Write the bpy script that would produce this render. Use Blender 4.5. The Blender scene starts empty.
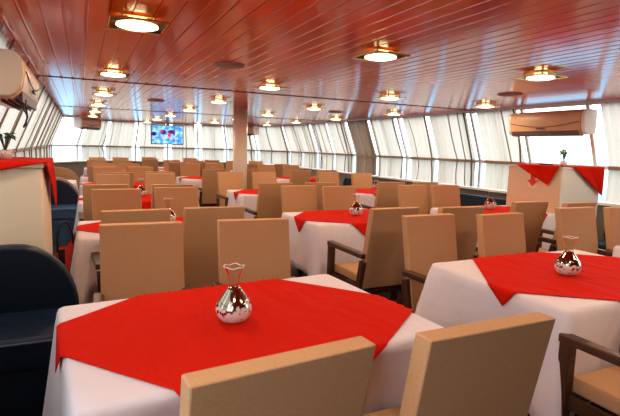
import bpy, math, random
from mathutils import Vector, Matrix
random.seed(7)
sc = bpy.context.scene
COL = sc.collection
R = math.radians
PI = math.pi

# ------------------------------------------------------------------ helpers
class MB:
    def __init__(s): s.v = []; s.f = []
    def add(s, vs, fs):
        n = len(s.v); s.v += [tuple(p) for p in vs]; s.f += [tuple(i + n for i in f) for f in fs]; return s
    def box(s, x0, x1, y0, y1, z0, z1, mat=None):
        vs = [Vector((x, y, z)) for z in (z0, z1) for y in (y0, y1) for x in (x0, x1)]
        if mat: vs = [mat @ v for v in vs]
        return s.add(vs, [(0,2,3,1),(4,5,7,6),(0,1,5,4),(2,6,7,3),(0,4,6,2),(1,3,7,5)])
    def bar(s, a, b, w, h, up=(0,0,1)):
        a = Vector(a); b = Vector(b); d = (b - a).normalized(); u = Vector(up)
        if abs(d.dot(u)) > .97: u = Vector((0,1,0))
        r = d.cross(u).normalized(); u = r.cross(d).normalized()
        vs = [p + r*w/2*i + u*h/2*j for p in (a, b) for i, j in ((-1,-1),(1,-1),(1,1),(-1,1))]
        return s.add(vs, [(0,3,2,1),(4,5,6,7),(0,1,5,4),(1,2,6,5),(2,3,7,6),(3,0,4,7)])
    def tube(s, pts, r, n=8, cap=True):
        pts = [Vector(p) for p in pts]; rings = []
        rr = r if isinstance(r, (list, tuple)) else [r]*len(pts)
        ref = Vector((0,0,1))
        for i, p in enumerate(pts):
            d = (pts[min(i+1, len(pts)-1)] - pts[max(i-1, 0)]).normalized()
            q = ref if abs(d.dot(ref)) < .95 else Vector((1,0,0))
            a = d.cross(q).normalized(); b = d.cross(a).normalized()
            rings.append([p + (a*math.cos(2*PI*k/n) + b*math.sin(2*PI*k/n))*rr[i] for k in range(n)])
        vs = [v for g in rings for v in g]; fs = []
        for i in range(len(pts)-1):
            for k in range(n):
                fs.append((i*n+k, i*n+(k+1)%n, (i+1)*n+(k+1)%n, (i+1)*n+k))
        if cap: fs += [tuple(range(n))[::-1], tuple((len(pts)-1)*n+k for k in range(n))]
        return s.add(vs, fs)
    def lathe(s, prof, n=32, c=(0,0,0)):
        vs = [(c[0]+r*math.cos(2*PI*k/n), c[1]+r*math.sin(2*PI*k/n), c[2]+z) for r, z in prof for k in range(n)]
        fs = []
        for i in range(len(prof)-1):
            for k in range(n): fs.append((i*n+k, i*n+(k+1)%n, (i+1)*n+(k+1)%n, (i+1)*n+k))
        if prof[0][0] > 1e-4: fs.append(tuple(range(n))[::-1])
        if prof[-1][0] > 1e-4: fs.append(tuple((len(prof)-1)*n+k for k in range(n)))
        return s.add(vs, fs)
    def prism(s, poly, axis, a, b):            # poly of 2D points extruded along axis
        def P(u, v, t): return {'x': (t,u,v), 'y': (u,t,v), 'z': (u,v,t)}[axis]
        n = len(poly)
        vs = [P(u,v,a) for u,v in poly] + [P(u,v,b) for u,v in poly]
        fs = [tuple(range(n))[::-1], tuple(range(n, 2*n))] + [(i, (i+1)%n, n+(i+1)%n, n+i) for i in range(n)]
        return s.add(vs, fs)
    def grid(s, F, nu, nv):
        vs = [F(i/nu, j/nv) for j in range(nv+1) for i in range(nu+1)]
        fs = [(j*(nu+1)+i, j*(nu+1)+i+1, (j+1)*(nu+1)+i+1, (j+1)*(nu+1)+i) for j in range(nv) for i in range(nu)]
        return s.add(vs, fs)
    def build(s, name, mat, parent=None, bevel=0, smooth=False, solid=0, seg=2):
        me = bpy.data.meshes.new(name); me.from_pydata([tuple(v) for v in s.v], [], s.f); me.update()
        import bmesh
        bm = bmesh.new(); bm.from_mesh(me); bmesh.ops.recalc_face_normals(bm, faces=bm.faces); bm.to_mesh(me); bm.free()
        me.materials.append(mat)
        o = bpy.data.objects.new(name, me); COL.objects.link(o)
        if parent: o.parent = parent
        if solid:
            m = o.modifiers.new('solid', 'SOLIDIFY'); m.thickness = solid; m.offset = 0
        if bevel:
            m = o.modifiers.new('bevel', 'BEVEL'); m.width = bevel; m.segments = seg; m.limit_method = 'ANGLE'; m.angle_limit = R(40)
        if smooth or bevel:
            for p in me.polygons: p.use_smooth = True
            if not smooth:
                m = o.modifiers.new('wn', 'WEIGHTED_NORMAL'); m.keep_sharp = False
        return o

def empty(name, loc=(0,0,0), rz=0, parent=None):
    o = bpy.data.objects.new(name, None); COL.objects.link(o); o.location = loc; o.rotation_euler = (0,0,rz)
    o.empty_display_size = .1
    if parent: o.parent = parent
    return o
def tag(o, label=None, cat=None, group=None, kind=None):
    if label: o['label'] = label
    if cat: o['category'] = cat
    if group: o['group'] = group
    if kind: o['kind'] = kind
    return o
KIDS = {}
def copy_tree(o, parent=None):
    c = o.copy(); COL.objects.link(c)
    if parent: c.parent = parent
    for ch in [x for x in list(bpy.data.objects) if x.parent == o]: copy_tree(ch, c)
    return c

# ------------------------------------------------------------------ materials
def mat(name, col, rough=.6, metal=0, spec=.5, noise=None, bump=None, sheen=0, coat=0, coat_rough=.1, emit=None, trans=0, ior=1.45):
    m = bpy.data.materials.new(name); m.use_nodes = True
    nt = m.node_tree; b = nt.nodes['Principled BSDF']
    b.inputs['Base Color'].default_value = (*col, 1); b.inputs['Roughness'].default_value = rough
    b.inputs['Metallic'].default_value = metal; b.inputs['Specular IOR Level'].default_value = spec
    b.inputs['Coat Weight'].default_value = coat; b.inputs['Coat Roughness'].default_value = coat_rough
    b.inputs['Sheen Weight'].default_value = sheen; b.inputs['Transmission Weight'].default_value = trans; b.inputs['IOR'].default_value = ior
    if emit: b.inputs['Emission Color'].default_value = (*emit[0], 1); b.inputs['Emission Strength'].default_value = emit[1]
    tc = nt.nodes.new('ShaderNodeTexCoord')
    if noise:                       # (scale xyz, strength, second colour)
        sc_, st, c2 = noise
        mp = nt.nodes.new('ShaderNodeMapping'); mp.inputs['Scale'].default_value = sc_
        nt.links.new(tc.outputs['Object'], mp.inputs['Vector'])
        n = nt.nodes.new('ShaderNodeTexNoise'); n.inputs['Scale'].default_value = 1; n.inputs['Detail'].default_value = 4
        nt.links.new(mp.outputs[0], n.inputs['Vector'])
        r = nt.nodes.new('ShaderNodeMapRange'); r.inputs[1].default_value = .35; r.inputs[2].default_value = .65; r.inputs[4].default_value = st
        nt.links.new(n.outputs[0], r.inputs[0])
        mx = nt.nodes.new('ShaderNodeMix'); mx.data_type = 'RGBA'; mx.inputs[6].default_value = (*col, 1); mx.inputs[7].default_value = (*c2, 1)
        nt.links.new(r.outputs[0], mx.inputs[0]); nt.links.new(mx.outputs[2], b.inputs['Base Color'])
    if bump:                        # (scale xyz, strength, distance)
        mp = nt.nodes.new('ShaderNodeMapping'); mp.inputs['Scale'].default_value = bump[0]
        nt.links.new(tc.outputs['Object'], mp.inputs['Vector'])
        n = nt.nodes.new('ShaderNodeTexNoise'); n.inputs['Scale'].default_value = 1; n.inputs['Detail'].default_value = 3
        nt.links.new(mp.outputs[0], n.inputs['Vector'])
        bp = nt.nodes.new('ShaderNodeBump'); bp.inputs['Strength'].default_value = bump[1]; bp.inputs['Distance'].default_value = bump[2]
        nt.links.new(n.outputs[0], bp.inputs['Height']); nt.links.new(bp.outputs[0], b.inputs['Normal'])
    return m

M_ceil = mat('red_lacquered_planks', (.76,.078,.006), .13, spec=.5, noise=((25,1.2,1),.5,(.64,.058,.005)), bump=((5,.7,1),.06,.02))
M_seam = mat('seam_metal', (.10,.035,.02), .4)
M_floor = None
M_tan = mat('tan_upholstery', (.52,.275,.135), .8, spec=.15, noise=((220,220,220),.55,(.40,.205,.095)), bump=((500,500,500),.35,.002))
M_wood = mat('dark_walnut', (.075,.026,.012), .38, noise=((8,8,60),.6,(.04,.013,.006)), spec=.45)
M_white = mat('white_linen', (.70,.60,.625), .85, spec=.10, bump=((5,2.5,2.5),.6,.05), sheen=.1)
M_red = mat('red_cloth', (.56,.010,.002), .85, spec=.06, bump=((7,2.5,3),.6,.06))
M_blue = mat('navy_leatherette', (.003,.009,.022), .4, spec=.4, bump=((14,14,14),.25,.01))
M_lower = mat('lower_wall_laminate', (.22,.17,.14), .5)
M_blue_lit = mat('window_lit_blue_vinyl', (.045,.10,.2), .2, spec=.6, bump=((9,9,9),.2,.01))  # navy seat made lighter: shine from the windows put into the colour
M_pipe = mat('blue_piping', (.03,.06,.13), .4)
M_cream = mat('cream_laminate', (.74,.60,.43), .45, noise=((3,3,3),.3,(.66,.52,.36)))
M_tanlam = mat('beige_laminate', (.70,.52,.33), .45)
M_pale = mat('pale_grey_laminate', (.68,.66,.60), .45)
M_ac = mat('beige_plastic', (.56,.33,.18), .35)
M_accap = mat('cream_plastic', (.47,.32,.22), .35)
M_accap_lit = mat('window_lit_white_plastic', (.80,.78,.74), .4)  # end caps whiter than the casing: window brightness put into the colour
M_dark = mat('dark_louver', (.06,.02,.015), .5)
M_black = mat('black_rubber', (.012,.012,.012), .45)
M_brass = mat('brass', (.85,.55,.16), .25, metal=1)
M_alu = mat('painted_aluminium', (.62,.60,.57), .35, metal=.3)
M_whitepaint = mat('white_paint', (.78,.76,.72), .5)
M_brownrail = mat('brown_rail', (.27,.16,.09), .5)
M_col = mat('column_paint', (.72,.56,.42), .4)
M_lamp = mat('lamp_bulb_glow', (1,.9,.7), .4, emit=((1,.82,.5), 4))
M_diff = mat('lamp_diffuser', (1,.9,.7), .4, emit=((1,.83,.52), 6))
M_leaf = mat('green_leaf', (.05,.2,.04), .5, noise=((30,30,30),.8,(.12,.35,.08)))
M_leafd = mat('dark_leaf', (.02,.05,.02), .5)
M_pot = mat('white_ceramic', (.8,.8,.78), .2)
M_grey = mat('speaker_grille', (.36,.25,.20), .6)
M_arrow = mat('red_sign', (.62,.02,.015), .5)
M_label = mat('pale_label', (.78,.60,.42), .5)
M_redbag = mat('red_bag_fabric', (.62,.03,.02), .6)
M_rim = mat('pale_glass_rim', (.75,.70,.70), .12, spec=.8)
M_table = mat('table_laminate', (.3,.2,.12), .6)

def glass_pane(name, tint, refl):
    m = bpy.data.materials.new(name); m.use_nodes = True; nt = m.node_tree
    for n in list(nt.nodes):
        if n.type != 'OUTPUT_MATERIAL': nt.nodes.remove(n)
    out = [n for n in nt.nodes if n.type == 'OUTPUT_MATERIAL'][0]
    t = nt.nodes.new('ShaderNodeBsdfTransparent'); t.inputs[0].default_value = (*tint, 1)
    g = nt.nodes.new('ShaderNodeBsdfGlossy'); g.inputs['Roughness'].default_value = .03
    lw = nt.nodes.new('ShaderNodeLayerWeight'); lw.inputs[0].default_value = refl
    mx = nt.nodes.new('ShaderNodeMixShader')
    nt.links.new(lw.outputs['Fresnel'], mx.inputs[0]); nt.links.new(t.outputs[0], mx.inputs[1]); nt.links.new(g.outputs[0], mx.inputs[2])
    nt.links.new(mx.outputs[0], out.inputs[0])
    return m
M_glass = glass_pane('window_glass', (.95,.98,1), .08)
M_vglass = glass_pane('vase_neck_glass', (.97,.92,.91), .12)
M_lglass = glass_pane('lamp_plate_glass', (.9,.97,.88), .3)

def curtain_mat():
    m = bpy.data.materials.new('sheer_cream_curtain'); m.use_nodes = True; nt = m.node_tree
    for n in list(nt.nodes):
        if n.type != 'OUTPUT_MATERIAL': nt.nodes.remove(n)
    out = [n for n in nt.nodes if n.type == 'OUTPUT_MATERIAL'][0]
    d = nt.nodes.new('ShaderNodeBsdfDiffuse'); d.inputs[0].default_value = (.70,.63,.53,1)
    t = nt.nodes.new('ShaderNodeBsdfTranslucent'); t.inputs[0].default_value = (.54,.47,.38,1)
    mx = nt.nodes.new('ShaderNodeMixShader'); mx.inputs[0].default_value = .62
    nt.links.new(d.outputs[0], mx.inputs[1]); nt.links.new(t.outputs[0], mx.inputs[2]); nt.links.new(mx.outputs[0], out.inputs[0])
    return m
M_curt = curtain_mat()
M_taupe_shade = bpy.data.materials['sheer_cream_curtain'].copy(); M_taupe_shade.name = 'taupe_cloth_and_fold_shade'  # brown curtain cloth, also fold shade painted as strips on the curtains
for n_x in M_taupe_shade.node_tree.nodes:
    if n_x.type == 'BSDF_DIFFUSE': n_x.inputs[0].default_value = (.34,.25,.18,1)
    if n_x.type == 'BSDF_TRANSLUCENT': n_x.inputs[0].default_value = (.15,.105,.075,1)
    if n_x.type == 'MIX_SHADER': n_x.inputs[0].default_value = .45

M_fold_shade = M_taupe_shade.copy(); M_fold_shade.name = 'beige_fold_shade'  # paler strip colour, softer fold shade painted on the curtains
for n_x in M_fold_shade.node_tree.nodes:
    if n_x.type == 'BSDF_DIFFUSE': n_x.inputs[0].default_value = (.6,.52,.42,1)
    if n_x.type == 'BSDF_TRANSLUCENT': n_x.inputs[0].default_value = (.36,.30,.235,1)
def floor_mat():
    m = mat('dark_glossy_floor', (.035,.032,.036), .22, spec=.6)
    nt = m.node_tree; b = nt.nodes['Principled BSDF']
    tc = nt.nodes.new('ShaderNodeTexCoord'); br = nt.nodes.new('ShaderNodeTexBrick')
    br.inputs['Scale'].default_value = 1; br.inputs['Brick Width'].default_value = .9; br.inputs['Row Height'].default_value = .3
    br.inputs['Mortar Size'].default_value = .006; br.inputs['Color1'].default_value = (.045,.035,.036,1)
    br.inputs['Color2'].default_value = (.065,.045,.042,1); br.inputs['Mortar'].default_value = (.015,.012,.012,1)
    nt.links.new(tc.outputs['Object'], br.inputs['Vector']); nt.links.new(br.outputs[0], b.inputs['Base Color'])
    return m
M_floor = floor_mat()

def mercury_mat():
    m = bpy.data.materials.new('mottled_mercury_glass'); m.use_nodes = True; nt = m.node_tree; b = nt.nodes['Principled BSDF']
    tc = nt.nodes.new('ShaderNodeTexCoord'); n = nt.nodes.new('ShaderNodeTexNoise'); n.inputs['Scale'].default_value = 55; n.inputs['Detail'].default_value = 5
    nt.links.new(tc.outputs['Object'], n.inputs['Vector'])
    sp = nt.nodes.new('ShaderNodeSeparateXYZ'); nt.links.new(tc.outputs['Object'], sp.inputs[0])
    mr = nt.nodes.new('ShaderNodeMapRange'); mr.inputs[1].default_value = .11; mr.inputs[2].default_value = .02; mr.inputs[3].default_value = -.2; mr.inputs[4].default_value = .14
    nt.links.new(sp.outputs[2], mr.inputs[0])
    ad = nt.nodes.new('ShaderNodeMath'); nt.links.new(n.outputs[0], ad.inputs[0]); nt.links.new(mr.outputs[0], ad.inputs[1])
    cr = nt.nodes.new('ShaderNodeValToRGB'); cr.color_ramp.elements[0].position = .46; cr.color_ramp.elements[1].position = .52
    cr.color_ramp.elements[0].color = (0,0,0,1); cr.color_ramp.elements[1].color = (1,1,1,1)
    nt.links.new(ad.outputs[0], cr.inputs[0])
    mx = nt.nodes.new('ShaderNodeMix'); mx.data_type = 'RGBA'; mx.inputs[6].default_value = (.40,.35,.28,1); mx.inputs[7].default_value = (.66,.54,.49,1)
    nt.links.new(cr.outputs[0], mx.inputs[0]); nt.links.new(mx.outputs[2], b.inputs['Base Color'])
    inv = nt.nodes.new('ShaderNodeMapRange'); inv.inputs[3].default_value = 1; inv.inputs[4].default_value = .1
    nt.links.new(cr.outputs[0], inv.inputs[0]); nt.links.new(inv.outputs[0], b.inputs['Metallic'])
    r2 = nt.nodes.new('ShaderNodeMapRange'); r2.inputs[3].default_value = .08; r2.inputs[4].default_value = .5
    nt.links.new(cr.outputs[0], r2.inputs[0]); nt.links.new(r2.outputs[0], b.inputs['Roughness'])
    return m
M_merc = mercury_mat()

def screen_mat():
    m = bpy.data.materials.new('tv_picture'); m.use_nodes = True; nt = m.node_tree
    for n in list(nt.nodes):
        if n.type != 'OUTPUT_MATERIAL': nt.nodes.remove(n)
    out = [n for n in nt.nodes if n.type == 'OUTPUT_MATERIAL'][0]
    tc = nt.nodes.new('ShaderNodeTexCoord')
    n = nt.nodes.new('ShaderNodeTexNoise'); n.inputs['Scale'].default_value = 7; n.inputs['Detail'].default_value = 3
    nt.links.new(tc.outputs['Object'], n.inputs['Vector'])
    cr = nt.nodes.new('ShaderNodeValToRGB'); e = cr.color_ramp.elements
    e[0].position = .3; e[0].color = (.02,.10,.65,1); e[1].position = .62; e[1].color = (.55,.85,1,1)
    x = e.new(.45); x.color = (.12,.45,1,1)
    nt.links.new(n.outputs[0], cr.inputs[0])
    em = nt.nodes.new('ShaderNodeEmission'); em.inputs[1].default_value = 1.1
    prev = cr.outputs[0]
    for (cx, cz, rx, rz, c) in [(-.40,.02,.09,.07,(.05,.01,.2)), (-.12,.08,.10,.08,(.06,.02,.22)), (.12,.09,.12,.07,(.07,.02,.2)), (-.16,.10,.045,.045,(.9,.03,.05)), (.06,.0,.05,.08,(.9,.04,.08)), (.2,.07,.04,.1,(.2,.02,.3)), (.0,-.16,.07,.03,(.05,.25,.7))]:
        mp = nt.nodes.new('ShaderNodeMapping'); mp.vector_type = 'POINT'
        mp.inputs['Location'].default_value = (-cx/rx, 0, -cz/rz); mp.inputs['Scale'].default_value = (1/rx, 0, 1/rz)
        nt.links.new(tc.outputs['Object'], mp.inputs[0])
        ln = nt.nodes.new('ShaderNodeVectorMath'); ln.operation = 'LENGTH'; nt.links.new(mp.outputs[0], ln.inputs[0])
        mr = nt.nodes.new('ShaderNodeMapRange'); mr.inputs[1].default_value = .7; mr.inputs[2].default_value = 1.1; mr.inputs[3].default_value = 1; mr.inputs[4].default_value = 0
        nt.links.new(ln.outputs['Value'], mr.inputs[0])
        mx = nt.nodes.new('ShaderNodeMix'); mx.data_type = 'RGBA'; mx.inputs[7].default_value = (*c, 1)
        nt.links.new(mr.outputs[0], mx.inputs[0]); nt.links.new(prev, mx.inputs[6]); prev = mx.outputs[2]
    nt.links.new(prev, em.inputs[0]); nt.links.new(em.outputs[0], out.inputs[0])
    return m

# ------------------------------------------------------------------ camera
f = 476.77; yaw, pitch, roll = .448094, .125622, .0297322
cy, sy, cp, sp = math.cos(yaw), math.sin(yaw), math.cos(pitch), math.sin(pitch)
fwd = Vector((sy*cp, cy*cp, -sp)); right = Vector((cy, -sy, 0)); up = right.cross(fwd)
r2 = right*math.cos(roll) + up*math.sin(roll); u2 = -right*math.sin(roll) + up*math.cos(roll)
cam = bpy.data.cameras.new('camera'); cam.sensor_width = 36; cam.lens = f*36/620; cam.clip_start = .05
co = bpy.data.objects.new('camera', cam); COL.objects.link(co)
mw = Matrix.Identity(4)
for i, a in enumerate((r2, u2, -fwd)):
    for j in range(3): mw[j][i] = a[j]
mw.translation = (0, 0, 1.5)
co.matrix_world = mw; sc.camera = co

# ------------------------------------------------------------------ room shell
CZ = 2.2; KZ = 1.35; SZ = .85; Y0 = -2.1
T = [Vector((6.0,Y0)), Vector((6.0,14.65)), Vector((4.7,17.2)), Vector((.8,17.2)), Vector((-.5,15.3)), Vector((-.5,Y0))]
NB = [16, 2, 4, 2, 17]
nrm = []
for i in range(5):
    d = (T[i+1]-T[i]).normalized(); nrm.append(Vector((d.y, -d.x)))
def off(dist):
    L = []
    for i in range(6):
        if i == 0: L.append(T[0] + nrm[0]*dist)
        elif i == 5: L.append(T[5] + nrm[4]*dist)
        else:
            a, b = nrm[i-1], nrm[i]; m = (a+b).normalized(); L.append(T[i] + m*dist/m.dot(a))
    return L
LO = off(.36)
def S(seg, s, z, inn=0):
    t = T[seg].lerp(T[seg+1], s); l = LO[seg].lerp(LO[seg+1], s)
    p = l if z <= KZ else t.lerp(l, (CZ-z)/(CZ-KZ))
    p = p - nrm[seg]*inn
    return Vector((p.x, p.y, z))
seg_names = ['right', 'back_right', 'far', 'back_left', 'left']
wi = 0
def struct(mb, name, m, parent=None, **k):
    o = mb.build(name, m, parent, **k)
    if not parent: o['kind'] = 'structure'
    return o
BAYLABEL = []
for seg in range(5):
    mb = MB()                                                       # solid panel under the windows
    a, b = LO[seg], LO[seg+1]; n = nrm[seg]
    mb.add([(a.x,a.y,0),(b.x,b.y,0),(b.x+n.x*.08,b.y+n.y*.08,0),(a.x+n.x*.08,a.y+n.y*.08,0),
            (a.x,a.y,SZ),(b.x,b.y,SZ),(b.x+n.x*.08,b.y+n.y*.08,SZ),(a.x+n.x*.08,a.y+n.y*.08,SZ)],
           [(0,1,2,3),(4,5,6,7),(0,1,5,4),(1,2,6,5),(2,3,7,6),(3,0,4,7)])
    struct(mb, 'wall_' + seg_names[seg], M_lower)
    mb = MB()
    mb.bar(S(seg,0,SZ+.02,.03), S(seg,1,SZ+.02,.03), .16, .04)
    struct(mb, 'trim_%d' % (seg+1), M_whitepaint, bevel=.005)
    mb = MB(); mb.bar(S(seg,0,CZ-.02,.02), S(seg,1,CZ-.02,.02), .05, .04)
    struct(mb, 'trim_%d' % (seg+6), M_alu)
    NBs = NB[seg]
    sol = {0: (0, 2/16), 4: (16/17, 1)}.get(seg)
    if sol:                                                         # unseen bays closed with added panels, limiting daylight beside and behind the viewer
        mb = MB(); q = [S(seg, s_, z_) for s_ in sol for z_ in (SZ, KZ, CZ)]; n3 = Vector((nrm[seg].x*.06, nrm[seg].y*.06, 0))
        mb.add(q + [p+n3 for p in q], [(0,1,4,3),(1,2,5,4),(6,9,10,7),(7,10,11,8),(0,3,9,6),(2,8,11,5),(0,6,7,1),(1,7,8,2),(3,4,10,9),(4,5,11,10)])
        struct(mb, 'wall_daylight_block_' + seg_names[seg], M_tanlam)
    for k in range(NBs):
        if sol and sol[0]-.001 <= k/NBs and (k+1)/NBs <= sol[1]+.001: continue
        s0, s1 = k/NBs, (k+1)/NBs; wi += 1
        fr = MB()
        for s in ([s0, s1] if k == 0 else [s1]):
            fr.bar(S(seg,s,CZ), S(seg,s,KZ-.01), .05, .06, up=(nrm[seg].x,nrm[seg].y,0)); fr.bar(S(seg,s,KZ+.02), S(seg,s,SZ), .05, .06, up=(nrm[seg].x,nrm[seg].y,0))
        fr.bar(S(seg,s0,KZ), S(seg,s1,KZ), .06, .05)
        w = struct(fr, 'window_%d' % wi, M_alu)
        g = MB()
        g.add([S(seg,s0,CZ,-.01),S(seg,s1,CZ,-.01),S(seg,s1,KZ,-.01),S(seg,s0,KZ,-.01),S(seg,s1,SZ,-.01),S(seg,s0,SZ,-.01)],[(0,1,2,3),(3,2,4,5)])
        g.build('window_pane', M_glass, w)

# back wall behind the camera
b = MB(); b.box(-.9, 6.4, Y0-.1, Y0, 0, CZ); struct(b, 'wall_front', M_brownrail)
# floor
b = MB(); fp = [(p.x, p.y) for p in off(.44)]; b.prism(fp, 'z', -.08, 0); struct(b, 'floor', M_floor)
# ceiling: individual tongue-and-groove planks along the room
b = MB(); x = -.515; PW = .112; tops = off(.02)
prof = []
n = int((6.02+.515)/PW)+1
for i in range(n):
    x0 = x + i*PW; x1 = min(x0+PW, 6.05)
    prof += [(x0, CZ+.006), (x0+.004, CZ+.006), (x0+.006, CZ+.001), (x0+.012, CZ), (x1-.008, CZ), (x1-.001, CZ+.001), (x1, CZ+.006)]
def yend(xx):
    if xx < .8: return 15.3 + (xx+.5)/1.3*1.9
    if xx > 4.7: return 17.2 - (xx-4.7)/1.3*2.55
    return 17.2
vs = []; fs = []
ys = [Y0, 1.1, 6.15, 11.2, 99]
for j, yy in enumerate(ys):
    for (px, pz) in prof: vs.append((px, min(yy, yend(px)) + (0.02 if yy == 99 else 0), pz))
m_ = len(prof)
for j in range(len(ys)-1):
    for i in range(m_-1): fs.append((j*m_+i, j*m_+i+1, (j+1)*m_+i+1, (j+1)*m_+i))
b.add(vs, fs); 
b.prism([(p.x, p.y) for p in off(.03)], 'z', CZ+.013, CZ+.08)
struct(b, 'ceiling', M_ceil)
for k, yy in enumerate((1.1, 6.15, 11.2)):
    b = MB(); b.box(-.5, 6.0, yy-.012, yy+.012, CZ-.006, CZ+.01)
    for i in range(1, n): b.box(x+i*PW-.012, x+i*PW+.018, yy-.018, yy+.018, CZ-.009, CZ+.01)
    struct(b, 'trim_%d' % (11+k), M_seam)

# ------------------------------------------------------------------ curtains
def curtain(seg, s0, s1, label, group, gap0=.03, gap1=.13, seed=0, cl=None):
    rnd = random.Random(seed); Lw = (T[seg+1]-T[seg]).length
    a = s0 + gap0/Lw; c = s1 - gap1/Lw
    width = (c-a)*Lw
    g = [rnd.random() for _ in range(8)]
    npl = max(3, int(width*9))
    def F(u, v, zt, zb, shear):
        z = zt + (zb-zt)*v
        uu = u + .035*math.sin(6.28*u + g[0]*6)          # uneven gathers
        warp = uu + .06*math.sin(2*PI*uu*1.5 + g[1]*6.28)
        ph = 2*PI*npl*warp + shear*v*(1.5-u)
        amp = .016 + .02*max(0, math.sin(2*PI*uu*1.3+g[2]*6.28))**2
        inn = .075 + amp*math.sin(ph) + .006*math.sin(ph*2.3+g[3]*6)
        pinch = .04*math.sin(PI*v)*(.5-u)*.6
        s = a + (c-a)*min(1, max(0, u + pinch + shear*.012*v*math.sin(PI*u)))
        return S(seg, s, z, inn)
    nu = int(npl*7)
    root = empty('curtain', S(seg, (s0+s1)/2, 0, .1)); tag(root, label, 'curtain', group)
    base = root.location.copy()
    def mk(name, zt, zb, shear, m=cl or M_curt, nv=8):
        mb = MB(); mb.grid(lambda u, v: F(u, v, zt, zb, shear) - base, nu, nv); return mb.build(name, m, root, smooth=True)
    sh = rnd.uniform(-2.5, 2.5)
    mk('upper_drape', CZ-.03, KZ+.01, sh); mk('lower_drape', KZ-.01, SZ+.05, -sh*.3)
    # darker strips over the curtain, fold shade put into their colour
    bands = [(.0, .02 + .05*rnd.random(), M_taupe_shade)]
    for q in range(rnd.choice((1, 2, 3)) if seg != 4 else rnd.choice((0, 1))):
        bands.append((rnd.uniform(.1,.9), rnd.uniform(.008,.035), rnd.choice((M_taupe_shade, M_fold_shade, M_fold_shade))))
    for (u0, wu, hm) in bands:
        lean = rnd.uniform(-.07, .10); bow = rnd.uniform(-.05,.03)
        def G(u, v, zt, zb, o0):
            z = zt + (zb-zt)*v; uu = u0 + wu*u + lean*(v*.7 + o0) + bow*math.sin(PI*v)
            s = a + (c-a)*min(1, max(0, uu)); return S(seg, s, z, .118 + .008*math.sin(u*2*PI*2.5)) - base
        mb = MB(); mb.grid(lambda u, v: G(u, v, CZ-.03, KZ+.01, 0), 10, 8); mb.build('fold_shade_band', hm, root, smooth=True)
        mb = MB(); mb.grid(lambda u, v: G(u, 1-v, SZ+.05, KZ-.01, .3), 10, 8); mb.build('fold_shade_band', hm, root, smooth=True)
    mb = MB(); mb.bar(S(seg, a, KZ, .10)-base, S(seg, c, KZ, .10)-base, .02, .05); mb.build('curtain_rail', M_brownrail, root)
    return root
ORD = ['first','second','third','fourth','fifth','sixth','seventh','eighth','ninth','tenth','eleventh','twelfth','thirteenth','fourteenth','fifteenth','sixteenth','seventeenth']
# right wall bays start at Y0 with pitch 1.047; bay 6 (y 4.18..5.2) is the bare window behind the counter
cnt = 0
for k in range(4, 16):
    if k == 6: continue
    if k < 6: lab = 'cream pleated curtain right of the counter with the arrow sign' if k == 5 else 'cream pleated curtain at the right edge of the room, nearest the camera'
    else:
        lab = '%s pleated curtain in the %s right-wall window beyond the red-draped counter' % ('brown' if k == 11 else 'cream', ORD[cnt]); cnt += 1
    curtain(0, k/16, (k+1)/16, lab, 'curtains along the right wall', gap0=.05, gap1=[.04,.22,.06,.16][k % 4], seed=k, cl=M_taupe_shade if k == 11 else None)
for k in range(2): curtain(1, k/2, (k+1)/2, 'cream curtain in the right corner window, %s half of the angled wall' % ('nearer' if k == 0 else 'farther'), 'curtains of the far right corner', seed=40+k, gap1=.15)
for k in range(4): curtain(2, k/4, (k+1)/4, 'cream curtain on the far wall, %s window from the right' % ORD[k], 'curtains on the far wall', seed=50+k, gap0=.12, gap1=.12)
curtain(3, 0, .5, 'cream curtain in the far left corner, right of the small wall air conditioner', 'curtains of the far left corner', seed=60)
for j, k in enumerate(range(0, 14)): curtain(4, k/17, (k+1)/17, 'cream pleated curtain on the left wall, %s from the far corner' % ORD[j], 'curtains along the left wall', seed=70+k, gap0=.1, gap1=.12 if k % 2 else .05)

# ------------------------------------------------------------------ column, TV
o = MB().lathe([(.135,0),(.135,CZ)], 48).build('column', M_col, smooth=False)
for p in o.data.polygons: p.use_smooth = len(p.vertices) == 4
o.location = (2.77, 8.95, 0); o['kind'] = 'structure'; o.name = 'trim_20'
tv = empty('television', (2.44, 15.5, 1.77), R(-4)); tag(tv, 'flat television hanging from the ceiling, showing a blue picture', 'television')
MB().box(-.49,.49,0,.05,-.30,.30).build('screen_housing', M_black, tv, bevel=.006)
MB().box(-.465,.465,-.004,.0,-.275,.275).build('display', screen_mat(), tv)
b = MB(); b.box(-.03,.03,.05,.09,-.1,.43); b.box(-.1,.1,.0,.14,.41,.43); b.build('ceiling_bracket', M_alu, tv)

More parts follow.
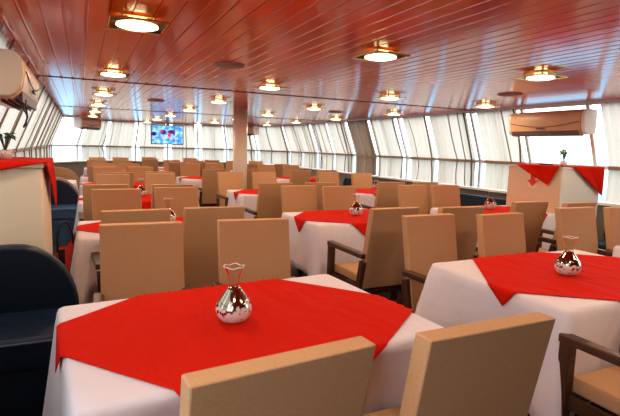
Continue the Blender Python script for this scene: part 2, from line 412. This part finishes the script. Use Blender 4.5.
# ------------------------------------------------------------------ chairs
def chair_proto():
    r = empty('dining_armchair')
    lean = .13; zt = 1.04; zb = .36
    def yb(z): return (zt-z)/(zt-zb)*lean
    bk = MB(); w = .226
    vs = []
    for z in (zb, zt):
        for dy in (-.032, .032):
            for xx in (-w, w): vs.append((xx, yb(z)+dy, z))
    bk.add(vs, [(0,1,3,2),(4,6,7,5),(0,4,5,1),(2,3,7,6),(0,2,6,4),(1,5,7,3)])
    bk.build('backrest', M_tan, r, bevel=.006)
    # seat cushion, slightly crowned
    st = MB(); st.box(-.212,.212,.155,.60,.385,.46); st.build('seat', M_tan, r, bevel=.02, seg=3)
    fr = MB(); fr.box(-.225,.225,.575,.60,.31,.384); fr.box(-.225,.225,.15,.175,.31,.384)
    for s in (-1,1): fr.box(s*.226-.010, s*.226+.010, .12, .61, .31, .384)
    fr.build('seat_frame', M_wood, r, bevel=.003)
    for s in (-1,1):
        MB().box(s*.237-.026, s*.237+.026, .572, .628, 0, .63).build('leg', M_wood, r, bevel=.004)
        lg = MB(); xx = s*.237
        lg.bar((xx, yb(.66)+.0, .60), (xx, .13, .33), .04, .055, up=(0,1,0)); lg.bar((xx,.13,.36),(xx,.07,0),.04,.05,up=(0,1,0)); lg.build('leg', M_wood, r, bevel=.004)
        ar = MB(); ar.bar((xx, .055, .645), (xx, .635, .648), .058, .042); ar.build('armrest', M_wood, r, bevel=.007)
    return r
proto = chair_proto(); proto_used = [False]
def chair(x, y, face, label, group, rz=0):
    o = proto if not proto_used[0] else copy_tree(proto)
    proto_used[0] = True
    o.location = (x, y, 0); o.rotation_euler = (0, 0, (0 if face > 0 else PI) + R(rz))
    tag(o, label, 'chair', group); return o
COLN = {0: 'left', 1: 'middle', 2: 'right'}
def rowname(i): return ['front','second','third','fourth','fifth','sixth'][i]
# (row, col): [(x, y, face)...]
CH = {
 (0,0): [(.397,.92,1),(.985,.905,1),(.305,2.87,-1),(.975,2.85,-1)],
 (0,1): [(2.275,.80,1),(2.93,.80,1),(2.28,2.74,-1),(2.90,2.65,-1)],
 (0,2): [(3.98,2.80,-1),(4.53,2.72,-1)],
 (1,0): [(.335,3.46,1),(.89,3.49,1),(.305,5.06,-1),(.91,5.22,-1)],
 (1,1): [(2.27,3.14,1),(2.91,3.07,1),(2.38,5.29,-1),(2.87,5.17,-1)],
 (1,2): [(3.98,3.27,1),(4.46,3.09,1),(4.04,5.23,-1),(4.57,5.18,-1)],
 (2,0): [(.23,5.61,1),(.93,5.55,1),(.40,7.44,-1),(1.10,7.72,-1)],
 (2,1): [(2.24,5.69,1),(2.91,5.73,1),(2.33,8.1,-1),(2.97,8.15,-1)],
 (2,2): [(4.08,5.76,1),(4.67,5.72,1),(4.42,8.42,-1),(4.94,8.0,-1)],
 (3,0): [(.50,7.9,1),(1.15,8.1,1),(.41,9.5,-1),(1.02,9.63,-1)],
 (3,1): [(2.30,9.08,1),(2.98,9.2,1),(2.34,11.6,-1),(3.0,11.8,-1)],
 (3,2): [(4.08,8.97,1),(4.72,9.04,1),(4.16,11.26,-1),(4.92,11.46,-1)],
 (4,0): [(.33,9.9,1),(1.0,9.95,1),(.42,11.3,-1),(.96,11.45,-1)],
 (4,1): [(2.15,12.0,1),(2.95,12.2,1),(2.30,13.9,-1),(3.0,14.0,-1)],
 (4,2): [(4.1,11.85,1),(4.9,12.0,1),(4.15,14.1,-1),(4.9,14.2,-1)],
 (5,0): [(.34,13.05,1),(.95,13.2,1),(1.07,15.6,-1),(.42,15.3,-1)],
 (5,1): [(1.78,14.4,1),(3.6,14.5,1),(2.0,16.4,-1),(3.3,16.3,-1)],
}
rnd = random.Random(3)
for (ri, ci), lst in CH.items():
    for i, (x, y, fc) in enumerate(lst):
        others = [q[0] for q in lst if q[2] == fc]; side = 'left' if x == min(others) else 'right'
        if fc > 0: lab = 'tan armchair seen from behind, %s seat on near side of %s-row %s table' % (side, rowname(ri), COLN[ci])
        else: lab = 'tan armchair facing the camera, %s seat on far side of %s-row %s table' % (side, rowname(ri), COLN[ci])
        rz = {(0,0,0):5,(0,0,1):0,(0,1,2):2,(0,1,0):0,(0,0,2):-2,(0,0,3):-5}.get((ri,ci,i), rnd.uniform(-3,3))
        chair(x, y, fc, lab, 'dining chairs around the tables', rz)

# ------------------------------------------------------------------ tables with cloths and vases
def table(cx, cy_, w, d, label, rz=0):
    t = empty('dining_table', (cx, cy_, 0), rz); tag(t, label, 'table', 'dining tables in rows')
    MB().box(-w/2+.01, w/2-.01, -d/2+.01, d/2-.01, .735, .76).build('table_top', M_table, t, bevel=.004)
    for sx in (-1,1):
        b = MB(); b.box(sx*.42-.035, sx*.42+.035, -.035, .035, .04, .735); b.box(sx*.42-.035, sx*.42+.035, -.3, .3, 0, .04)
        b.build('leg', M_wood, t, bevel=.004)
    return t
def cloth(cx, cy_, w, d, seed, label, push_b=.0, push_f=.0, rz=0, flare=(.05,.05)):
    rn = random.Random(seed); hw, hd = w/2, d/2
    # perimeter parameterisation with rounded corners
    rc = .03; pts = []
    def arc(x, y, a0):
        for k in range(7):
            a = a0 + PI/2*k/6; pts.append((x+rc*math.cos(a), y+rc*math.sin(a), (math.cos(a), math.sin(a)), 1-abs(k-3)/3.0))
    def side(x0, y0, x1, y1, nn, nrm_):
        for k in range(1, nn): 
            t_ = k/nn; pts.append((x0+(x1-x0)*t_, y0+(y1-y0)*t_, nrm_, 0))
    side(hw, -hd+rc, hw, hd-rc, 14, (1,0)); arc(hw-rc, hd-rc, 0)
    side(hw-rc, hd, -hw+rc, hd, 22, (0,1)); arc(-hw+rc, hd-rc, PI/2)
    side(-hw, hd-rc, -hw, -hd+rc, 14, (-1,0)); arc(-hw+rc, -hd+rc, PI)
    side(-hw+rc, -hd, hw-rc, -hd, 22, (0,-1)); arc(hw-rc, -hd+rc, 1.5*PI)
    N = len(pts); z0 = .775
    p1, p2, p3 = rn.random()*6, rn.random()*6, rn.random()*6
    vs = []; fs = []
    levels = [(-.03,0), (-.008,.0), (0,.006), (.006,.02)] + [(None, q) for q in (.06,.12,.2,.28,.36,.44,.50)]
    # inner top rings
    for sc_ in (0.0, .5, .9): 
        for (x, y, n_, c_) in pts: vs.append((x*sc_, y*sc_, z0))
    for lv in levels:
        for i, (x, y, n_, c_) in enumerate(pts):
            if lv[0] is not None: o_, dz = lv
            else:
                dz = lv[1]; q = dz/.5
                # distance to the nearest corner along the edge
                dc = min(math.hypot(abs(x)-hw, abs(y)-hd)/.35, 1.0)
                cr = (1-dc)**2
                wave = .018*math.sin(i*.55+p1) + .012*math.sin(i*1.07+p2)
                o_ = .006 + q*(.018 + wave*q) + cr*(flare[1] if y > 0 else flare[0])*q + (.02*math.sin(i*.9+p3)*cr*q)
                if n_[1] > .5: o_ -= push_b*min(1, q*1.6)*(1-cr)
                if n_[1] < -.5: o_ -= push_f*min(1, q*1.6)*(1-cr)
                dz = dz*(1 + .22*cr)
            vs.append((x+n_[0]*o_, y+n_[1]*o_, z0-dz))
    nr = 3 + len(levels)
    for r_ in range(nr-1):
        for i in range(N):
            j = (i+1) % N; fs.append((r_*N+i, r_*N+j, (r_+1)*N+j, (r_+1)*N+i))
    mb = MB(); mb.add(vs, fs); o = mb.build('tablecloth', M_white, smooth=True, solid=.003); o.location = (cx, cy_, 0); o.rotation_euler = (0,0,rz)
    tag(o, label, 'tablecloth', 'white tablecloths'); return o
def overlay(cx, cy_, w, d, ox, oy, side_, rot, seed, label, rz=0):
    rn = random.Random(seed); hw, hd = w/2+.004, d/2+.004; h = side_/2
    ca, sa = math.cos(R(45+rot)), math.sin(R(45+rot)); p1, p2 = rn.random()*6, rn.random()*6
    def F(u, v):
        a, b_ = (u*2-1)*h, (v*2-1)*h
        x = ox + a*ca - b_*sa; y = oy + a*sa + b_*ca; z = .7815 + .0014*math.sin(a*9+p1)*math.sin(b_*7+p2)
        ex = max(0, abs(x)-hw); ey = max(0, abs(y)-hd)
        if ex > 0: x = math.copysign(hw+.010+.09*ex, x)
        if ey > 0: y = math.copysign(hd+.010+.09*ey, y)
        e = ex + ey
        if e > 0: z = .780 - e + .003
        return (x, y, z)
    mb = MB(); mb.grid(F, 76, 76); o = mb.build('table_topper', M_red, smooth=True, solid=.002); o.location = (cx, cy_, 0); o.rotation_euler = (0,0,rz)
    tag(o, label, 'tablecloth', 'red table toppers'); return o
def vase_proto():
    r = empty('bud_vase')
    body = [(0,0),(.038,0),(.052,.006),(.066,.022),(.074,.045),(.073,.066),(.062,.09),(.046,.112),(.031,.132),(.0225,.143)]
    MB().lathe(body, 40).build('vase_bulb', M_merc, r, smooth=True)
    nk = [(.0225,.143),(.021,.155),(.0215,.172),(.025,.19),(.031,.207),(.037,.220),(.040,.227)]
    b = MB(); n = 36
    vs = []
    for (rr, z) in nk:
        for k in range(n):
            a = 2*PI*k/n; w_ = 1 + .07*max(0, (z-.18)/.05)*math.cos(5*a); vs.append((rr*w_*math.cos(a), rr*w_*math.sin(a), z + .003*max(0,(z-.18)/.05)*math.cos(5*a+1)))
    fs = [(i*n+k, i*n+(k+1)%n, (i+1)*n+(k+1)%n, (i+1)*n+k) for i in range(len(nk)-1) for k in range(n)]
    b.add(vs, fs); b.build('vase_neck', M_vglass, r, smooth=True)
    b = MB(); b.tube([vs[(len(nk)-1)*n + k % n] for k in range(n+1)], .0022, 6); b.build('vase_rim', M_rim, r, smooth=True)
    return r
vproto = vase_proto(); vu = [False]
TB = {  # cx, cy, w, d, topper rot, topper dx,dy, size, vase dx,dy, push_b, push_f
 (0,0): (.62,1.87,1.39,.95,-10.5,-.02,-.02,1.20,-.07,-.03),
 (0,1): (2.75,1.91,1.42,.98,8.5,0,-.01,1.16,-.105,-.04),
 (0,2): (4.62,1.93,1.40,.92,3,0,0,1.14,0,0),
 (1,0): (.66,4.32,1.40,.90,-5,0,0,1.16,.03,.05),
 (1,1): (2.70,4.42,1.40,.92,6,0,.02,1.2,0,.03),
 (1,2): (4.74,4.40,1.36,.90,3,0,0,1.16,.02,.12),
 (2,0): (.66,6.62,1.40,.90,4,0,0,1.16,.06,.2),
 (2,1): (2.82,7.15,1.36,.92,6,0,0,1.14,.0,0),
 (2,2): (4.68,7.05,1.40,.95,-3,0,0,1.2,.25,.4),
 (3,0): (.66,8.87,1.36,.80,0,0,0,1.1,0,0),
 (3,1): (2.60,10.4,1.40,.95,5,0,0,1.14,0,0),
 (3,2): (4.68,10.3,1.40,.95,-4,0,0,1.14,0,0),
 (4,0): (.66,10.75,1.36,.60,3,0,0,1.0,0,0),
 (4,1): (2.60,13.05,1.40,.9,3,0,0,1.14,0,0),
 (4,2): (4.60,13.1,1.40,.9,-6,0,0,1.14,0,0),
 (5,0): (.75,14.4,1.36,.9,4,0,0,1.14,0,0),
 (5,1): (2.7,15.45,1.5,.8,2,0,0,1.1,0,0),
}
n_ = 0
for (ri, ci), (cx, cyy, w, d, rot, dx, dy, sz, vx, vy) in TB.items():
    nm = '%s-row %s' % (rowname(ri), COLN[ci]); n_ += 1
    lst = CH[(ri,ci)]; rz = R(4.5) if (ri,ci) == (0,0) else 0; fl = (.05,.17) if (ri,ci) == (0,1) else (.05,.06)
    yb = min([c_[1] for c_ in lst if c_[2] < 0] + [99]); yf = max([c_[1] for c_ in lst if c_[2] > 0] + [-99])
    pb = max(0, (cyy+d/2) - (yb-.64) + .02); pf = max(0, (yf+.64) - (cyy-d/2) + .02) if (ri,ci) != (0,0) else .15
    table(cx, cyy, w, d, 'cloth-covered dining table, %s table between its tan armchairs' % nm, rz)
    cloth(cx, cyy, w, d, n_, 'white tablecloth hanging over the %s table under a red topper' % nm, min(pb,.3), min(pf,.25), rz, fl)
    overlay(cx, cyy, w, d, dx, dy, sz, rot, n_+50, 'red square topper laid diagonally on the white cloth of the %s table' % nm, rz)
    v = vproto if not vu[0] else copy_tree(vproto); vu[0] = True
    v.location = (cx+vx, cyy+vy, .7845); v.rotation_euler = (0,0,rnd.uniform(0,6))
    tag(v, 'silver mottled glass vase with flared neck on the %s table' % nm, 'vase', 'mercury glass vases on the tables')

# ------------------------------------------------------------------ ceiling lamps and speakers
def lamp_proto():
    r = empty('ceiling_lamp')
    MB().box(-.095,.095,-.095,.095,-.012,0).build('ceiling_plate', M_brass, r, bevel=.003)
    for sx in (-1,1):
        for sy_ in (-1,1): MB().tube([(sx*.085,sy_*.085,-.012),(sx*.085,sy_*.085,-.036)], .009, 8).build('standoff', M_brass, r)
    MB().lathe([(0,-.013),(.05,-.013),(.055,-.022),(.045,-.031),(0,-.032)], 20).build('bulb', M_lamp, r, smooth=True)
    b = MB(); b.box(-.148,.148,-.148,.148,-.042,-.036); b.build('glass_plate', M_lglass, r)
    b = MB()
    for a0, a1 in (((-.150,-.150),(.150,-.150)),((.150,-.150),(.150,.150)),((.150,.150),(-.150,.150)),((-.150,.150),(-.150,-.150))):
        b.bar((*a0,-.039),(*a1,-.039),.006,.010)
    b.build('plate_edge', M_brass, r)
    MB().lathe([(0,-.043),(.112,-.043),(.114,-.047),(.09,-.054),(0,-.058)], 28).build('diffuser', M_diff, r, smooth=True)
    return r
lp = lamp_proto(); lu = False
LX = [.307+1.646*i for i in range(4)]; LY = [.73+2.24*j for j in range(0, 8)]
LABX = ['leftmost','second-from-left','third-from-left','rightmost']
for j, yy in enumerate(LY):
    for i, xx in enumerate(LX):
        if yy > yend(xx)-.3: continue
        if True:
            o = lp if not lu else copy_tree(lp); lu = True
            o.location = (xx, yy, CZ)
            row = ['just overhead outside the frame','nearest visible','second','third','fourth','fifth','sixth','seventh'][j]
            tag(o, 'square glass and brass ceiling lamp, %s column, %s row of lamps' % (LABX[i], row), 'ceiling lamp', 'ceiling lamps in a grid')
        ld = bpy.data.lights.new('lamp_light', 'AREA'); ld.shape = 'DISK'; ld.size = .24; ld.energy = 6.0; ld.color = (1,.79,.56)
        lo = bpy.data.objects.new('lamp_light', ld); COL.objects.link(lo); lo.location = (xx, yy, CZ-.10)
        lo.location = (0,0,-.075); lo.parent = o
sp_ = MB().lathe([(0,-.022),(.10,-.02),(.13,-.014),(.14,0),(0,0)], 32).build('ceiling_speaker', M_grey, smooth=True)
for i, (xx, yy, lab) in enumerate([(1.19,4.2,'round flat ceiling speaker above the middle, nearest to the camera'),(1.13,8.3,'round ceiling speaker left of the television, farther back'),(4.42,8.2,'round ceiling speaker beyond the lamps on the right half'),(4.60,4.2,'round ceiling speaker above the wall air conditioner on the right')]):
    o = sp_ if i == 0 else sp_.copy()
    if i: COL.objects.link(o)
    o.location = (xx, yy, CZ); tag(o, lab, 'ceiling speaker', 'round ceiling speakers')

# ------------------------------------------------------------------ air conditioners (front faces local -Y, width along X, origin at back bottom centre)
def aircon(loc, rz, W, label, louver=M_dark, depth=.25, cap=None, Hh=.32):
    r = empty('air_conditioner', loc, rz); tag(r, label, 'air conditioner', 'wall air conditioners')
    D = depth
    prof = [(0,0.02),(-.05,.0),(-D*.75,.0),(-D+.03,.025),(-D+.005,.06),(-D-.012,Hh-.12),(-D-.008,Hh-.06),(-D+.015,Hh-.02),(-D+.05,Hh),(0,Hh)]
    b = MB(); b.prism(prof, 'x', -W/2+.05, W/2-.05); b.build('casing', M_ac, r, bevel=.006)
    for s in (-1,1):
        b = MB(); x0, x1 = sorted((s*(W/2-.05), s*W/2)); pr2 = [(u*.985, .008+v*.97) for u, v in prof]; b.prism(pr2, 'x', x0, x1); b.build('end_cap', cap or M_accap_lit, r, bevel=.012, seg=3)
    b = MB()
    b.bar((-W/2+.08, -D+.02, .025), (W/2-.08, -D+.02, .025), .07, .018, up=(0,1,0))
    for k in range(3): b.box(-W/2+.08, W/2-.08, -D+.045+k*.035, -D+.052+k*.035, -.018, .004)
    b.build('louver', louver, r)
    b = MB(); b.box(-.09,.05,-D-.02,-D-.008,.075,.09); b.build('badge', M_black, r)
    b = MB(); b.tube([(-W/2+.07,-D-.013,.16),(-W*.2,-D-.013,.115),(0,-D-.013,.10),(W*.2,-D-.013,.115),(W/2-.07,-D-.013,.16)], .004, 6); b.build('panel_seam', M_dark, r)
    b = MB()
    for s in (-1,1): b.box(s*W*.3-.02, s*W*.3+.02, 0, .2, .1, .14)
    b.build('mounting_bracket', M_alu, r)
    return r
a1 = aircon((5.95, 4.60, 1.77), R(-90), 1.20, 'beige wall air conditioner above the red-draped counter on the right')
a2 = aircon((-.54, 3.80, 1.73), R(90), 1.15, 'large beige air conditioner high on the left, nearest the camera', cap=M_accap, Hh=.27)
dl = (T[4]-T[3]).normalized(); m_l = T[3].lerp(T[4], .62)
a3 = aircon((.10, 15.85, 1.86), math.atan2(-dl.y, -dl.x), 1.0, 'small air conditioner in the far left corner with a dark louver')
m_r = T[1].lerp(T[2], .45)
dr = (T[2]-T[1]).normalized()
a4 = aircon((5.15, 15.75, 1.86), math.atan2(-dr.y, -dr.x), 1.0, 'air conditioner in the far right corner behind the column')
# cord hanging under the left air conditioner
pts = [(-.30,3.46,1.74),(-.30,3.45,1.71),(-.295,3.42,1.68),(-.29,3.40,1.63),(-.30,3.37,1.59),(-.31,3.39,1.575),(-.30,3.43,1.59),(-.29,3.42,1.64),(-.305,3.39,1.68),(-.31,3.42,1.72),(-.30,3.47,1.73)]
o = MB().tube(pts, .006, 8).build('power_cord', M_black, smooth=True); tag(o, 'looped black cord dangling below the large air conditioner on the left', 'cord')

# ------------------------------------------------------------------ counters with red cloths, sign, plants
b = MB(); b.box(-.86,-.22,3.32,4.12,.0,1.345); o = empty('service_counter', (-.54,3.72,0)); tag(o, 'cream service counter behind the navy sofa at left, red cloth on top', 'counter')
MB().box(-.31,.32,-.40,.40,0,1.33).build('cabinet_body', M_cream, o, bevel=.012)
MB().box(-.32,.33,-.41,.41,1.33,1.36).build('counter_top', M_cream, o, bevel=.005)
o = empty('service_counter', (5.68,4.35,0)); tag(o, 'tall beige counter by the right windows with red down-arrow sign', 'counter')
MB().box(-.38,.36,-.40,.41,0,1.33).build('cabinet_body', M_tanlam, o, bevel=.012)
MB().box(-.372,.36,-.408,-.4,.02,1.33).build('side_panel', M_pale, o)
MB().box(-.39,.37,-.42,.42,1.33,1.36).build('counter_top', M_pale, o, bevel=.005)
b = MB(); b.box(-.001,0,-.07,.07,-.095,.115); sg = b.build('direction_sign', M_label); sg.location = (5.2925,4.345,1.17)
tag(sg, 'pale label with red down arrow on the face of the right counter', 'sign')
b = MB(); b.prism([(-.035,.11),(.035,.11),(.035,-.0),(.085,-.0),(0,-.08),(-.085,-.0),(-.035,-.0)], 'x', -.006, -.001); b.build('arrow', M_arrow, sg)
def drape(name, x0, x1, y0, y1, z, flaps, label):
    """cloth lying on a counter top plus hanging flaps (each a triangle list of edge points in plan + tip)"""
    b = MB(); b.grid(lambda u, v: (x0+(x1-x0)*u, y0+(y1-y0)*v, z+.002*math.sin(u*17+v*9)), 14, 14)
    for (a, c, tip, nrm_) in flaps:
        a = Vector(a); c = Vector(c); tip = Vector(tip); n3 = Vector(nrm_)
        def F(u, v, a=a, c=c, tip=tip, n3=n3):
            p = a.lerp(c, u)*(1-v) + tip*v
            return p + n3*(.006 + .012*math.sin(u*9)*v*(1-v)*4 + .01*v)
        b.grid(F, 14, 12)
    o = b.build(name, M_red, smooth=True, solid=.003); tag(o, label, 'cloth', 'red cloths over the counters'); return o
drape('counter_cloth', -.87,-.20, 3.30,4.14, 1.366,
      [((-.87,3.30,1.366),(-.20,3.30,1.366),(-.86,3.30,1.22),(0,-1,0)), ((-.20,3.30,1.366),(-.20,4.14,1.366),(-.20,4.10,.98),(1,0,0))],
      'red cloth over the cream counter at left, hanging down its corners')
drape('counter_cloth', 5.28,6.06, 3.92,4.78, 1.366,
      [((5.28,3.97,1.366),(5.28,4.62,1.366),(5.28,4.10,1.12),(-1,0,0)), ((5.45,3.92,1.366),(6.06,3.92,1.366),(6.05,3.92,.99),(0,-1,0))],
      'red cloth over the right counter with two hanging triangular corners')
def plant(x, y, z, hgt, leafm, label, seed, nl=9, spread=.07, wd=.022):
    rn = random.Random(seed)
    r = empty('potted_plant', (x,y,z)); tag(r, label, 'plant', 'small plants on the counters')
    MB().lathe([(0,0),(.028,0),(.04,.03),(.042,.055),(.036,.06),(0,.055)], 24).build('pot', M_pot if leafm is M_leaf else M_merc, r, smooth=True)
    b = MB()
    for k in range(nl):
        a = 2*PI*k/nl + rn.random(); l = spread*rn.uniform(.6,1.1); h_ = hgt*rn.uniform(.75,1)
        base = Vector((0,0,.05)); mid = Vector((math.cos(a)*l*.4, math.sin(a)*l*.4, h_)); tip = Vector((math.cos(a)*l, math.sin(a)*l, h_*rn.uniform(.75,1)))
        b.tube([base, mid*.6+base*.4, mid], .0025, 5)
        side = Vector((-math.sin(a), math.cos(a), 0))*wd
        b.add([mid, (mid+tip)/2+side+Vector((0,0,.006)), tip, (mid+tip)/2-side+Vector((0,0,.006)), (mid+tip)/2+Vector((0,0,.014))], [(0,1,4),(1,2,4),(2,3,4),(3,0,4)])
    b.build('foliage', leafm, r, solid=.0015)
    return r
plant(5.52, 4.10, 1.369, .20, M_leaf, 'small bright green plant in a pale pot on the right counter', 5, nl=14, spread=.085, wd=.032)
plant(-.44, 3.62, 1.369, .17, M_leafd, 'small dark plant in a silvery pot on the left counter', 6, nl=12, spread=.08)
b = MB(); b.box(-.07,.07,-.05,.05,0,.018); o = b.build('payment_tray', M_black, bevel=.004); o.location = (5.50,4.33,1.369); tag(o, 'small dark tray lying on the right counter beside the plant', 'tray')

# ------------------------------------------------------------------ sofas
def arch(x0, x1, ztop, rad, right_round=True, left_round=False):
    pts = [(x0, .0), (x1, .0)]
    k = 10
    for i in range(k+1):
        a = PI/2*i/k; pts.append((x1-rad[0]+rad[0]*math.cos(a), ztop-rad[1]+rad[1]*math.sin(a)))
    if left_round:
        for i in range(k+1):
            a = PI/2+PI/2*i/k; pts.append((x0+rad[0]+rad[0]*math.cos(a), ztop-rad[1]+rad[1]*math.sin(a)))
    else: pts.append((x0, ztop))
    return pts
def sofa(y, face, label, rim, x0=-.84, x1=-.035, seatm=None):
    """high-backed booth bench; face -1 looks toward the camera"""
    r = empty('booth_sofa', ((x0+x1)/2, y, 0), 0); tag(r, label, 'sofa', 'navy booth sofas on the left')
    w = (x1-x0)/2; s = face
    def yy(a): return a*s
    ya, yb_ = sorted((yy(0), yy(.09))); 
    b = MB(); b.prism(arch(-w, w, .905, (.32,.40)), 'y', ya, yb_); b.build('backrest', M_blue, r, bevel=.025, seg=3)
    ya, yb_ = sorted((yy(-.035), yy(-.001)))
    b = MB(); b.prism(arch(-w, w+(.01 if rim is not M_blue else -.02), .945 if rim is not M_blue else .88, (.36,.42)), 'y', ya, yb_); b.build('back_shell', rim, r, bevel=.006)
    ya, yb_ = sorted((yy(.09), yy(.56)))
    b = MB(); b.box(-w, w, ya, yb_, .36, .53); b.build('seat', seatm or M_blue, r, bevel=.03, seg=3)
    b = MB(); b.tube([(-w+.02, yy(.565), .51),(w-.02, yy(.565), .51)], .006, 8); b.build('piping', M_pipe, r)
    ya, yb_ = sorted((yy(.02), yy(.53)))
    b = MB(); b.box(-w+.01, w-.01, ya, yb_, .0, .36); b.build('base', seatm or M_blue, r, bevel=.01)
    return r
M_shell = mat('tan_shell', (.42,.22,.10), .5); M_shellg = mat('taupe_shell', (.38,.27,.2), .5); M_navy2 = M_blue
sofa(3.16, -1, 'navy leatherette booth sofa at the left edge, closest to the camera', M_blue)
sofa(8.25, -1, 'navy booth sofa with a taupe rim, behind the left counter', M_shellg, seatm=M_blue_lit)
sofa(11.2, 1, 'farthest left booth seat with rounded tan back shell', M_shell)
# small white-clothed booth table between them
t = empty('booth_table', (-.42, 9.5, 0)); tag(t, 'small booth table with white cloth by the left windows', 'table')
MB().box(-.33,.33,-.38,.38,.73,.755).build('table_top', M_table, t); MB().box(-.05,.05,-.05,.05,0,.73).build('leg', M_wood, t)
cloth(-.40, 9.5, .60, .8, 99, 'white tablecloth on the small booth table by the left windows')
# wall banquettes at right
def banquette(y0, y1, label):
    yc = (y0+y1)/2; h_ = (y1-y0)/2
    r = empty('window_seat_bench', (5.98, yc, 0)); tag(r, label, 'bench', 'navy wall benches along the right windows')
    b = MB(); b.prism([(-h_,0),(h_,0),(h_,.66),(h_-.1,.79),(-h_+.1,.79),(-h_,.66)], 'x', -.05, .05); b.build('backrest', M_blue, r, bevel=.02)
    b = MB(); b.tube([(-.055,-h_+.01,.5),(-.055,-h_+.02,.66),(-.055,-h_+.11,.785),(-.055,h_-.11,.785),(-.055,h_-.02,.66),(-.055,h_-.01,.5)], .011, 8); b.build('piping', M_pipe, r, smooth=True)
    b = MB(); b.box(-.42,-.05,-h_,h_,.34,.46); b.build('seat', M_blue, r, bevel=.025)
    b = MB(); b.box(-.38,.04,-h_+.01,h_-.01,0,.34); b.build('base', M_blue, r)
    return r
banquette(5.15, 6.75, 'navy bench under the windows just beyond the right counter')
banquette(7.0, 8.6, 'navy wall bench on the right, second beyond the counter')
banquette(8.85, 10.45, 'navy wall bench on the right, farthest from the camera')
banquette(2.35, 3.75, 'navy bench against the right wall, in front of the counter')

# handbag on the floor behind the sofa
hb = empty('handbag', (-.175, 6.15, 0), R(15)); tag(hb, 'red handbag with black hoop handles on the floor by the aisle', 'handbag')
b = MB(); N = 24
def bagF(u, v):
    a = 2*PI*u; z = v*.27; w_ = .155*(1-.25*v); d_ = .08*(1-.6*v)
    x_ = math.copysign(abs(math.cos(a))**.6, math.cos(a))*w_
    return (x_, math.copysign(abs(math.sin(a))**.6, math.sin(a))*d_, z + v*max(0, x_)*1.6)
b.grid(bagF, N, 8); b.lathe([(0,.002),(.12,.002)], 24); b.build('bag_body', M_redbag, hb, smooth=True)
MB().tube([(-.11,-.02,.22)]+[(-.03+.085*math.cos(PI-a*PI/10), -.03, .34+.23*math.sin(a*PI/10)) for a in range(11)]+[(.04,-.02,.26)], .013, 10).build('handle', M_black, hb, smooth=True)
MB().box(-.115,-.045,-.075,-.065,.08,.26).build('side_panel', M_black, hb, bevel=.005)

# ------------------------------------------------------------------ world
w = bpy.data.worlds.new('sky'); sc.world = w; w.use_nodes = True; nt = w.node_tree
bg = nt.nodes['Background']; tc = nt.nodes.new('ShaderNodeTexCoord'); sx = nt.nodes.new('ShaderNodeSeparateXYZ')
nt.links.new(tc.outputs['Generated'], sx.inputs[0])
cr = nt.nodes.new('ShaderNodeValToRGB'); e = cr.color_ramp.elements
mr = nt.nodes.new('ShaderNodeMapRange'); mr.inputs[1].default_value = -1; mr.inputs[2].default_value = 1; nt.links.new(sx.outputs[2], mr.inputs[0]); nt.links.new(mr.outputs[0], cr.inputs[0])
e[0].position = .0; e[0].color = (.10,.22,.32,1); e[1].position = 1; e[1].color = (.62,.80,1,1)
for p_, c_ in ((.46,(.16,.33,.46)),(.495,(.35,.55,.72)),(.505,(1,.97,.93)),(.6,(.95,.96,.97))):
    x_ = e.new(p_); x_.color = (*c_, 1)
nt.links.new(cr.outputs[0], bg.inputs[0]); bg.inputs[1].default_value = 4.6

sc.view_settings.view_transform = 'Standard'; sc.view_settings.look = 'None'; sc.view_settings.gamma = 1
sc.view_settings.use_curve_mapping = False; sc.view_settings.exposure = .12
